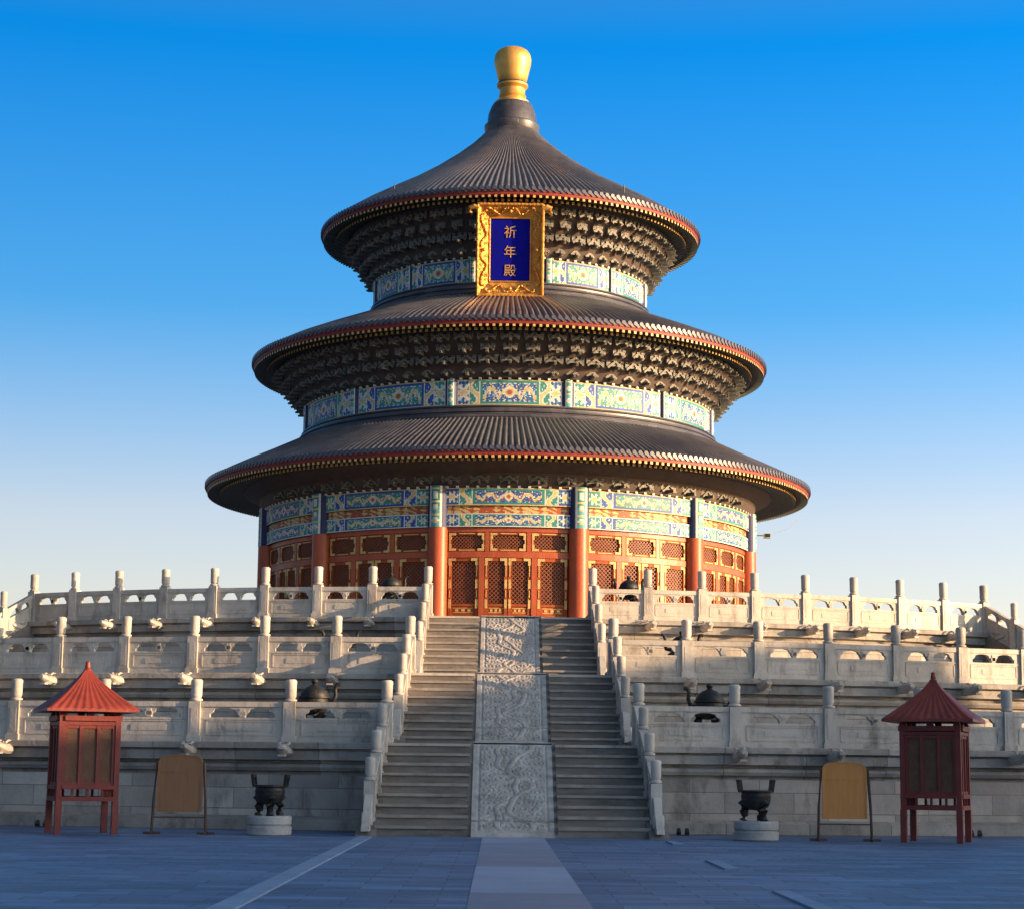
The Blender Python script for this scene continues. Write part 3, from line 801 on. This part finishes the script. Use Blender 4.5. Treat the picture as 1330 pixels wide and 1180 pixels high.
r3 = roof('roof', 200, [(1.20, 31.10), (1.45, 30.80), (1.94, 30.31), (2.72, 29.66), (3.87, 28.82), (5.08, 28.05), (6.2, 27.42), (7.3, 26.78), (8.2, 26.2), (8.80, 25.80)], 'u', 7.75, 25.45,
          [(6.30, 23.38), (6.40, 23.42), (6.62, 24.3), (7.42, 25.42), (7.6, 25.9)])
r2 = roof('roof', 270, [(7.02, 21.60), (7.85, 21.24), (8.8, 20.86), (9.8, 20.46), (10.8, 20.03), (11.78, 19.52)], 'm', 10.85, 19.2,
          [(9.30, 17.40), (9.44, 17.46), (9.72, 18.2), (10.5, 19.12), (10.7, 19.6)])
r1 = roof('roof', 330, [(10.12, 15.62), (11.34, 15.02), (12.4, 14.52), (13.1, 14.17), (13.70, 13.84)], 'l', 12.2, 13.5,
          [(11.05, 12.64), (11.18, 12.66), (11.3, 13.2), (12.0, 13.55), (12.2, 13.9)])
# ridge skirts round the foot of the two upper drums
for R0, zt, zb, R1 in ((6.38, 22.30, 21.52, 7.10), (9.41, 16.30, 15.55, 10.20)):
    h = zt-zb; d = R1-R0
    b = MB(); b.lathe([(R0-.1, zt), (R0+.10, zt-.01), (R0+.12, zt-h*.10), (R0+.06, zt-h*.14), (R0+.06, zt-h*.26), (R0+.22, zt-h*.30), (R0+.24, zt-h*.40), (R0+.17, zt-h*.44),
                       (R0+.20, zt-h*.58), (R0+.40, zt-h*.64), (R0+.42, zt-h*.74), (R0+.38, zt-h*.78), (R0+.42, zt-h*.88), (R1-.06, zt-h*.94), (R1, zb)], 180)
    H(b.build('ridge_skirt', M['ridge'], hall, smooth=30))
# -- finial
b = MB(); b.lathe([(1.22, 31.0), (1.30, 31.2), (1.30, 31.38), (1.18, 31.46), (1.16, 31.6), (1.12, 31.95), (.98, 32.32), (.90, 32.46), (.4, 32.5)], 48)
fin = H(b.build('finial_collar', M['ridge'], hall, smooth=30))
b = MB(); b.lathe([(.80, 32.42), (.80, 32.58), (.70, 32.66), (.60, 32.74), (.66, 32.84), (.60, 32.94), (.60, 33.2), (.66, 33.26), (.74, 33.33), (.74, 33.42), (.60, 33.48)], 40)
b.build('finial_base', M['ball'], fin, smooth=35)
b = MB(); b.lathe([(.55, 33.38), (.70, 33.40), (.74, 33.44), (.70, 33.50), (.55, 33.52)], 40); b.build('finial_ring', M['soffit'], fin, smooth=35)
b = MB(); b.lathe([(.58, 33.50), (.66, 33.56), (.72, 33.8), (.80, 34.15), (.87, 34.45), (.885, 34.68), (.84, 34.9), (.74, 35.06), (.58, 35.17), (.35, 35.235), (.12, 35.25), (.001, 35.25)], 40)
b.build('finial_ball', M['ball'], fin, smooth=60)
for a in (R_(38), R_(-40)):
    b = MB(); b.tube([pol(8.0, a, 26.3), pol(8.0, a, 26.75)], .025, 6); H(b.build('lightning_rod', M['black'], hall))

# ------------------------------------------------------------------ plaque
top, bot = Vector((-.045, -8.30, 25.28)), Vector((-.045, -7.35, 21.35))
zl = (top-bot); Lp = zl.length; zax = zl.normalized(); xax = Vector((1, 0, 0)); yax = zax.cross(xax)
pq = thing('name_plaque', 'blue plaque with three gold characters in a carved gold frame under the top eave', 'plaque', bot)
pm = Matrix((( xax.x, yax.x, zax.x, 0), (xax.y, yax.y, zax.y, 0), (xax.z, yax.z, zax.z, 0), (0, 0, 0, 1)))
pq.matrix_world = Matrix.Translation(bot) @ pm
W2 = 1.40; bx0, bx1, bz0, bz1 = -.86, .86, .70, 3.36
b = MB(); b.plate([(bx0, bz0), (bx1, bz0), (bx1, bz1), (bx0, bz1)], [], -.02, .06); b.build('board', M['blue'], pq)
f = MB()
def wavy(p0, p1, amp, n):
    out = []
    for i in range(n):
        t = i/n; d = Vector(p1)-Vector(p0); nn = Vector((d.y, -d.x)).normalized()
        q = Vector(p0)+d*t+nn*(amp*abs(sin(t*pi*n/2.5))); out.append((q.x, q.y))
    return out
# splayed frame: each side slopes outwards towards the viewer
def slab(inner_a, inner_b, outer_b, outer_a, nseg):
    vs = []; n = nseg; m = 8
    for i in range(n+1):
        for j in range(m+1):
            t = i/n; s_ = j/m
            pa = Vector(inner_a).lerp(Vector(inner_b), t); pb = Vector(outer_a).lerp(Vector(outer_b), t)
            q = pa.lerp(pb, s_)
            bumpy = .012*sin(t*n*.9+s_*7)*sin(s_*9.4)
            if 0 < j: q = q + Vector((0, -1, 0))*bumpy
            if j == m: q = q + Vector((0, 0, 0)) + (pb-pa).normalized()*(.05*abs(sin(t*n*.42)))
            vs.append(q)
    fs = [[i*(m+1)+j, (i+1)*(m+1)+j, (i+1)*(m+1)+j+1, i*(m+1)+j+1] for i in range(n) for j in range(m)]
    f.add(vs, fs)
    o = len(f.v)
    back = [Vector((v.x, .10, v.z)) for v in [vs[i*(m+1)+m] for i in range(n+1)]]
    f.v += [tuple(v) for v in back]; s0 = o-(n+1)*(m+1)
    for i in range(n):
        f.f.append([s0+i*(m+1)+m, s0+(i+1)*(m+1)+m, o+i+1, o+i]); f.m.append(0)
do = -.30
Ii = [(bx0, -.02, bz0), (bx1, -.02, bz0), (bx1, -.02, bz1), (bx0, -.02, bz1)]
Oo = [(-W2, do, .06), (W2, do, .06), (W2, do, 3.98), (-W2, do, 3.98)]
for k, ns in ((0, 26), (1, 40), (2, 26), (3, 40)):
    j = (k+1) % 4; slab(Ii[k], Ii[j], Oo[j], Oo[k], ns)
def on_slab(k, t, s_, lift):
    j = (k+1) % 4
    a = Vector(Ii[k]).lerp(Vector(Ii[j]), t); b_ = Vector(Oo[k]).lerp(Vector(Oo[j]), t)
    return a.lerp(b_, s_) + Vector((0, -lift, 0))
for k in range(4):       # dragons, pearls and beaded rims carved on each side of the frame
    n = 64 if k % 2 else 44
    for half in (0, 1):
        t0, t1 = (.04, .47) if half == 0 else (.96, .53)
        pts = [on_slab(k, t0+(t1-t0)*q/n, .5+.22*sin(q/n*2.7*pi), .05+.02*sin(q*.9)) for q in range(n+1)]
        f.tube(pts, [.055*(1-.5*q/n)+.012*sin(q*2.1) for q in range(n+1)], 7)
        for q in range(6, n-4, 7):
            c0 = on_slab(k, t0+(t1-t0)*q/n, .5-.26*sin(q/n*2.7*pi), .03)
            f.tube([c0+Vector((.07*cos(u_)*(1-u_/9), -.01*u_, .07*sin(u_)*(1-u_/9))) for u_ in [.7*w_ for w_ in range(9)]], .018, 5)
    cp = on_slab(k, .5, .5, .08); f.lathe([(.001, -.09), (.065, -.065), (.09, 0), (.065, .065), (.001, .09)], 12, c=tuple(cp))
    for s_, r_ in ((.03, .035), (.97, .06)):
        m_ = 60; f.tube([on_slab(k, q/m_, s_, .03) for q in range(m_+1)], [r_*(.8+.35*abs(sin(q*.9))) for q in range(m_+1)], 7)
f.build('carved_frame', M['goldframe'], pq, smooth=50)
b = MB()
for s in (-1, 1):   # scrolled ears at the upper corners
    b.tube([(s*1.35, -.28, 3.80), (s*1.55, -.28, 3.86), (s*1.72, -.26, 3.80), (s*1.74, -.25, 3.62), (s*1.62, -.25, 3.58)], [.12, .12, .11, .09, .05], 8)
b.box((0, .2, 3.9), (2.7, .5, .12)); b.box((0, .16, .4), (2.4, .2, .6))
for s in (-1, 1): b.box((s*.8, .12, 2.0), (.18, .08, 3.6))
b.build('mounting', M['goldframe'], pq)
def glyph(ch, zc, size):
    cu = bpy.data.curves.new('lettering', 'FONT'); cu.body = ch; cu.size = size; cu.extrude = .012; cu.align_x = 'CENTER'; cu.align_y = 'CENTER'; cu.offset = 0.0
    tmp = bpy.data.objects.new('lettering_tmp', cu); COL.objects.link(tmp)
    dg = bpy.context.evaluated_depsgraph_get(); dg.update()
    me = bpy.data.meshes.new_from_object(tmp.evaluated_get(dg)); bpy.data.objects.remove(tmp)
    me.name = 'lettering'
    xs = [v.co.x for v in me.vertices]; ys = [v.co.y for v in me.vertices]
    if xs:
        cx, cy = (min(xs)+max(xs))/2, (min(ys)+max(ys))/2; k = .52/max(max(ys)-min(ys), max(xs)-min(xs))
        me.transform(Matrix.Translation((0, -.034, zc)) @ Matrix.Rotation(pi/2, 4, 'X') @ Matrix.Diagonal((k, k, 1, 1)) @ Matrix.Translation((-cx, -cy, 0)))
    me.materials.clear(); me.materials.append(M['char'])
    link('lettering', me, pq)
for ch, zc in (('\u7948', 2.80), ('\u5e74', 1.96), ('\u6bbf', 1.15)): glyph(ch, zc, .55)

# ------------------------------------------------------------------ red kiosks
def kiosk(loc, rz, label):
    t = thing('lamp_kiosk', label, 'kiosk', loc, rz, 'red lamp kiosks')
    h = .565; red = M['kred']
    for sx in (-1, 1):
        for sy in (-1, 1):
            b = MB(); b.box((sx*h, sy*h, .33), (.125, .125, .66)); b.build('leg', red, t)
            b = MB(); b.box((sx*h, sy*h, 1.53), (.105, .105, 1.74)); b.build('corner_post', red, t)
    for zs in ('low', 'top'):
     b = MB()
     for (z, th, ex) in ((.70, .09, .02), (.93, .08, .03), (2.20, .07, .0), (2.30, .10, .05)):
        if (z < 1.5) == (zs == 'low'):
          for s in (-1, 1):
            b.box((0, s*(h+ex*.5), z), (2*h-.10, .09+ex, th)); b.box((s*(h+ex*.5), 0, z), (.09+ex, 2*h-.10, th))
     if zs == 'low':
      for s in (-1, 1):
        for q in (-.3, 0, .3):
            b.box((q, s*h, .815), (.05, .05, .15)); b.box((s*h, q, .815), (.05, .05, .15))
     b.build('rail_frame', red, t)
    for k in range(4):
        X = Matrix.Rotation(k*pi/2, 4, 'Z')
        b = MB()
        for x in (-.175, .175): b.box((x, -h, 1.565), (.065, .06, 1.19), X=X)
        for x in (-.34, 0, .34): pass
        for x in (-.485, .485): b.box((x, -h, 1.565), (.05, .05, 1.19), X=X)
        for z in (1.00, 2.13): b.box((0, -h+.002, z), (.97, .045, .06), X=X)
        w = b.build('window_frame', red, t)
        b = MB()
        for x in (-.33, 0, .33): b.box((x, -h+.012, 1.565), (.30, .012, 1.07), X=X)
        b.build('wire_screen', M['screen'], w)
    b = MB(); b.box((0, 0, .72), (2*h-.1, 2*h-.1, .05)); b.box((0, 0, .99), (2*h-.12, 2*h-.12, .05)); b.build('floor_board', red, t)
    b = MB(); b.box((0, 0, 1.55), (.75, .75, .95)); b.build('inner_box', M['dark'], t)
    b = MB()
    for sx in (-1, 0, 1):
        for sy in (-1, 0, 1):
            if sx or sy: b.box((sx*h*.95, sy*h*.95, 2.385), (.13, .13, .09))
    b.build('eave_block', red, t)
    # roof
    b = MB(); n = 44; E_ = .92
    prof = [(1.0, 2.43), (1.0, 2.475), (.86, 2.575), (.70, 2.69), (.52, 2.835), (.34, 2.99), (.19, 3.135), (.10, 3.25), (.065, 3.30)]
    ring = []
    for k in range(4):
        for i in range(n):
            x = -1+2*i/n; p = Vector((x, -1, 0)); p.rotate(Matrix.Rotation(k*pi/2, 3, 'Z')); ring.append((p.x, p.y, [0, .6, 1, .6][i % 4]))
    K = len(ring)
    for q, (s, z) in enumerate(prof):
        for (x, y, hh) in ring:
            b.v.append((x*E_*s, y*E_*s, z + (hh*.028*min(1, s*1.2) if q else 0)))
    for q in range(len(prof)-1):
        for i in range(K): j = (i+1) % K; b.f.append([q*K+i, q*K+j, (q+1)*K+j, (q+1)*K+i]); b.m.append(0)
    b.f.append([i for i in range(K)][::-1]); b.m.append(0)
    ro = b.build('roof', M['kroof'], t, smooth=50)
    b = MB(); b.lathe([(.08, 3.27), (.085, 3.30), (.05, 3.33), (.06, 3.37), (.045, 3.42), (.05, 3.46), (.001, 3.48)], 12); b.build('finial', M['kroof'], ro, smooth=40)
    return t
kiosk((-8.75, -49.75, 0), R_(21.4), 'sunlit red square lamp kiosk on four legs with an orange red ribbed roof')
kiosk((8.70, -49.3, 0), R_(-21.4), 'shaded dark maroon square lamp kiosk on four legs with a plain dark roof')

# ------------------------------------------------------------------ tan boards
M['board2'] = mat('brown_board', (0.30, 0.145, 0.06), (0.24, 0.11, 0.045), 2.2, 0.5, 0.25, 30, stretch=(6, 1, 0.6))  # deeper brown base colour for the left-hand board
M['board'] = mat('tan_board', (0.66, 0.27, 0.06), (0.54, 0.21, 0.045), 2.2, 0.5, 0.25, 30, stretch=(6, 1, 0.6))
def sign_board(loc, label, bm):
    t = thing('standing_board', label, 'board', loc, 0, 'tan standing boards')
    pts = [(-.46, .45), (.46, .45), (.46, 1.42)] + [(.28+.18*cos(a), 1.42+.17*sin(a)) for a in [R_(x) for x in (20, 40, 60, 80)]] + [(0, 1.61)] + \
          [(-.28-.18*cos(a), 1.42+.17*sin(a)) for a in [R_(x) for x in (80, 60, 40, 20)]] + [(-.46, 1.42)]
    b = MB(); b.plate(pts, [], -.025, .025); bd = b.build('board', bm, t)
    b = MB(); ins = [(x*.92, .45+(z-.45)*.955+.025) for x, z in pts]
    b.plate(pts, [ins], -.037, -.0265); b.box((0, -.031, 1.25), (.84, .008, .012)); b.build('board_edge', bm, bd)
    for s in (-1, 1):
        b = MB(); b.tube([(s*.55, 0, .02), (s*.53, 0, .7), (s*.48, 0, 1.45)], .03, 8); b.build('post', M['boardframe'], t)
        b = MB(); b.box((s*.55, 0, .025), (.34, .12, .05)); b.tube([(s*.55, -.25, .03), (s*.55, .25, .03)], .03, 8); b.build('foot', M['boardframe'], t)
    b = MB(); b.box((0, 0, .34), (1.04, .04, .03)); b.build('rail', M['boardframe'], t)
    return t
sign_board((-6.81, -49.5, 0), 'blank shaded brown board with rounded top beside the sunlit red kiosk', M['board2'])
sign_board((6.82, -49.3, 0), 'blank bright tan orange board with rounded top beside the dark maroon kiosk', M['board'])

# ------------------------------------------------------------------ bronze vessels
def vessel(loc, label, lidded, sc=1.0, rz=0.0, plinth=None):
    t = thing('bronze_censer' if lidded else 'bronze_tripod_vessel', label, 'incense burner', loc, rz, 'bronze vessels on the terraces' if lidded else 'bronze vessels in the courtyard')
    m = M['bronze']; s = sc
    b = MB(); b.lathe([(.001, .22*s), (.16*s, .23*s), (.26*s, .29*s), (.305*s, .40*s), (.315*s, .52*s), (.30*s, .58*s), (.345*s, .60*s), (.345*s, .635*s), (.29*s, .64*s), (.27*s, .55*s), (.001, .52*s)], 32)
    b.lathe([(.315*s, .49*s), (.325*s, .50*s), (.315*s, .51*s)], 32)
    b.build('bowl', m, t, smooth=35)
    for k in range(3):
        a = 2*pi*k/3 + .35
        d = Vector((sin(a), -cos(a), 0))
        b = MB(); b.tube([d*.20*s+Vector((0, 0, .42*s)), d*.27*s+Vector((0, 0, .34*s)), d*.255*s+Vector((0, 0, .22*s)), d*.235*s+Vector((0, 0, .10*s)), d*.26*s+Vector((0, 0, .03*s)), d*.27*s], [.09*s, .125*s, .10*s, .072*s, .08*s, .09*s], 10)
        b.build('leg', m, t, smooth=50)
    for q in (-1, 1):
        b = MB()
        if lidded:
            b.tube([(q*.30*s, 0, .50*s), (q*.42*s, 0, .52*s), (q*.47*s, 0, .66*s), (q*.45*s, 0, .80*s), (q*.49*s, 0, .90*s), (q*.57*s, 0, .90*s)], [.05*s, .05*s, .045*s, .045*s, .05*s, .04*s], 8)
        else:
            b.plate([(-.10*s, 0), (.10*s, 0), (.115*s, .26*s), (-.115*s, .26*s)], [[(-.055*s, .05*s), (.055*s, .05*s), (.065*s, .2*s), (-.065*s, .2*s)]], -.03*s, .03*s,
                    X=Matrix.Translation((q*.335*s, 0, .60*s)) @ Matrix.Rotation(q*R_(9), 4, 'Y') @ Matrix.Rotation(pi/2, 4, 'Z'))
        b.build('ear', m, t, smooth=50)
    if lidded:
        b = MB(); b.lathe([(.31*s, .64*s), (.31*s, .68*s), (.27*s, .76*s), (.17*s, .84*s), (.07*s, .88*s), (.05*s, .91*s), (.08*s, .95*s), (.06*s, 1.0*s), (.001, 1.02*s)], 28); b.build('lid', m, t, smooth=40)
    return t
def plinth(loc, label, r, h, group):
    t = MB(); t.lathe([(r*.95, 0), (r, .02), (r, h*.42), (r*.93, h*.48), (r*.93, h*.52), (r*.99, h*.58), (r*.99, h-.03), (r*.95, h), (.001, h+.003)], 40)
    tag(t.build('stone_plinth', M['plinth'], None, smooth=30, loc=loc), label, 'plinth', group)
for s in (-1, 1):
    x, y = s*4.98, -49.5+.1
    lit = 'left' if s < 0 else 'right'
    plinth((x, y, 0), f'low round stone plinth on the courtyard under the {lit} open bronze vessel', .46, .39, 'round stone plinths')
    vessel((x, y, .393), f'open black bronze tripod vessel with upright ears on the {lit} courtyard plinth', False, .97, s*.2)
    x, y, z = s*4.68, -43.3, 1.93
    plinth((x, y, z), f'round stone plinth behind the lowest balustrade, {lit} of the stairs', .45, .42, 'round stone plinths')
    vessel((x, y, z+.423), f'lidded bronze censer behind the lowest balustrade, {lit} of the stairs', True, 1.08, 0)
    x, y, z = s*4.60, -37.0, 3.75
    plinth((x, y, z), f'round stone plinth behind the middle balustrade, {lit} of the stairs', .45, .36, 'round stone plinths')
    vessel((x, y, z+.363), f'lidded bronze censer behind the middle balustrade, {lit} of the stairs', True, 1.0, 0)
    x, y, z = s*3.75, -28.0, 5.90
    plinth((x, y, z), f'round stone plinth behind the top balustrade, {lit} of the stairs', .42, .6, 'round stone plinths')
    vessel((x, y, z+.603), f'lidded bronze censer behind the top balustrade, {lit} of the stairs', True, .95, 0)

# ------------------------------------------------------------------ floodlights at the foot of the wall
def floodlight(loc, rz, label):
    t = thing('floodlight', label, 'floodlight', loc, rz, 'small floodlights at the terrace foot'); t.scale = (.75, .75, .75)
    b = MB(); b.box((0, 0, .012), (.34, .16, .024)); b.build('base', M['black'], t)
    for s in (-1, 1):
        X = Matrix.Translation((s*.12, 0, .11)) @ Matrix.Rotation(R_(-35), 4, 'X')
        b = MB(); b.plate([(-.07, -.06), (.07, -.06), (.05, .09), (-.05, .09)], [], -.05, .05, X=X); b.tube([(s*.12, 0, .02), (s*.12, 0, .08)], .015, 6); b.build('lamp_head', M['black'], t, smooth=40)
for x, y, nm in ((3.72, -46.75, 'just right of the central stairs'), (10.35, -45.7, 'behind the dark maroon kiosk'), (-10.45, -45.7, 'behind the sunlit red kiosk')):
    floodlight((x, y, .0), 0, f'pair of small black floodlights at the wall foot {nm}')

# ------------------------------------------------------------------ security camera on the right edge of the hall
cam_t = thing('security_camera', 'small pale security camera on a bracket at the right edge of the hall', 'camera', (11.3, -2.3, 11.85))
b = MB(); b.tube([(-.25, .05, 0), (.15, 0, 0)], .03, 6); b.build('bracket', M['pale'], cam_t)
b = MB(); b.box((.28, -.05, -.02), (.30, .36, .20)); b.build('body', M['pale'], cam_t)
b = MB(); b.box((.28, -.26, -.02), (.22, .06, .14)); b.build('lens_hood', M['black'], cam_t)
b = MB(); b.tube([(.2, 0, .06), (.7, 0, .12), (1.3, 0, .35), (1.9, .1, .85)], .008, 5); b.build('cable', M['pale'], cam_t)

# ------------------------------------------------------------------ the east side hall (beyond the frame on the right; its roof shades the courtyard)
s = 60.0; n_ = Vector((-to_sun.y, to_sun.x, 0))
XC = 56.0; YN = -53.0; LEN = 120.0; EAVE, RIDGE = 7.8, 12.4
sh = thing('side_hall', 'long low side hall with grey tiled gable roof east of the courtyard', 'hall', (XC, YN-LEN/2, 0))
b = MB(); b.box((0, 0, .5), (19, LEN+2, 1.0)); b.build('podium', M['plinth'], sh)
b = MB(); b.box((0, 0, (EAVE+1)/2+.3), (14, LEN-.6, EAVE-1.0)); 
b.add([(-7, -LEN/2+.3, EAVE-.1), (7, -LEN/2+.3, EAVE-.1), (0, -LEN/2+.3, RIDGE-.4), (-7, LEN/2-.3, EAVE-.1), (7, LEN/2-.3, EAVE-.1), (0, LEN/2-.3, RIDGE-.4)], [[0, 1, 2], [5, 4, 3], [0, 2, 5, 3], [1, 4, 5, 2], [0, 3, 4, 1]])
b.build('wall', M['greybrick'], sh)
b = MB()
for sg in (-1, 1):
    prof = [(0, RIDGE), (3.2, RIDGE-2.6), (6.4, EAVE+.8), (9.0, EAVE-.3)]
    vs = [(sg*x, yy, z+dz) for dz in (0, -.25) for yy in (-LEN/2, LEN/2) for x, z in prof]
    fs = []
    for i in range(3): fs += [[i, i+1, 4+i+1, 4+i], [8+i, 12+i, 12+i+1, 8+i+1], [i, 8+i, 8+i+1, i+1], [4+i, 4+i+1, 12+i+1, 12+i]]
    fs.append([3, 11, 15, 7]); b.add(vs, fs)
b.box((0, 0, RIDGE+.12), (.5, LEN+.1, .5)); b.build('roof', M['tile'], sh)
for k in range(24):
    b = MB(); b.lathe([(.28, 1.0), (.28, EAVE-.4)], 14); b.build('column', M['red'], sh, smooth=40, loc=(-8.2, -LEN/2+2.5+5*k, 0))
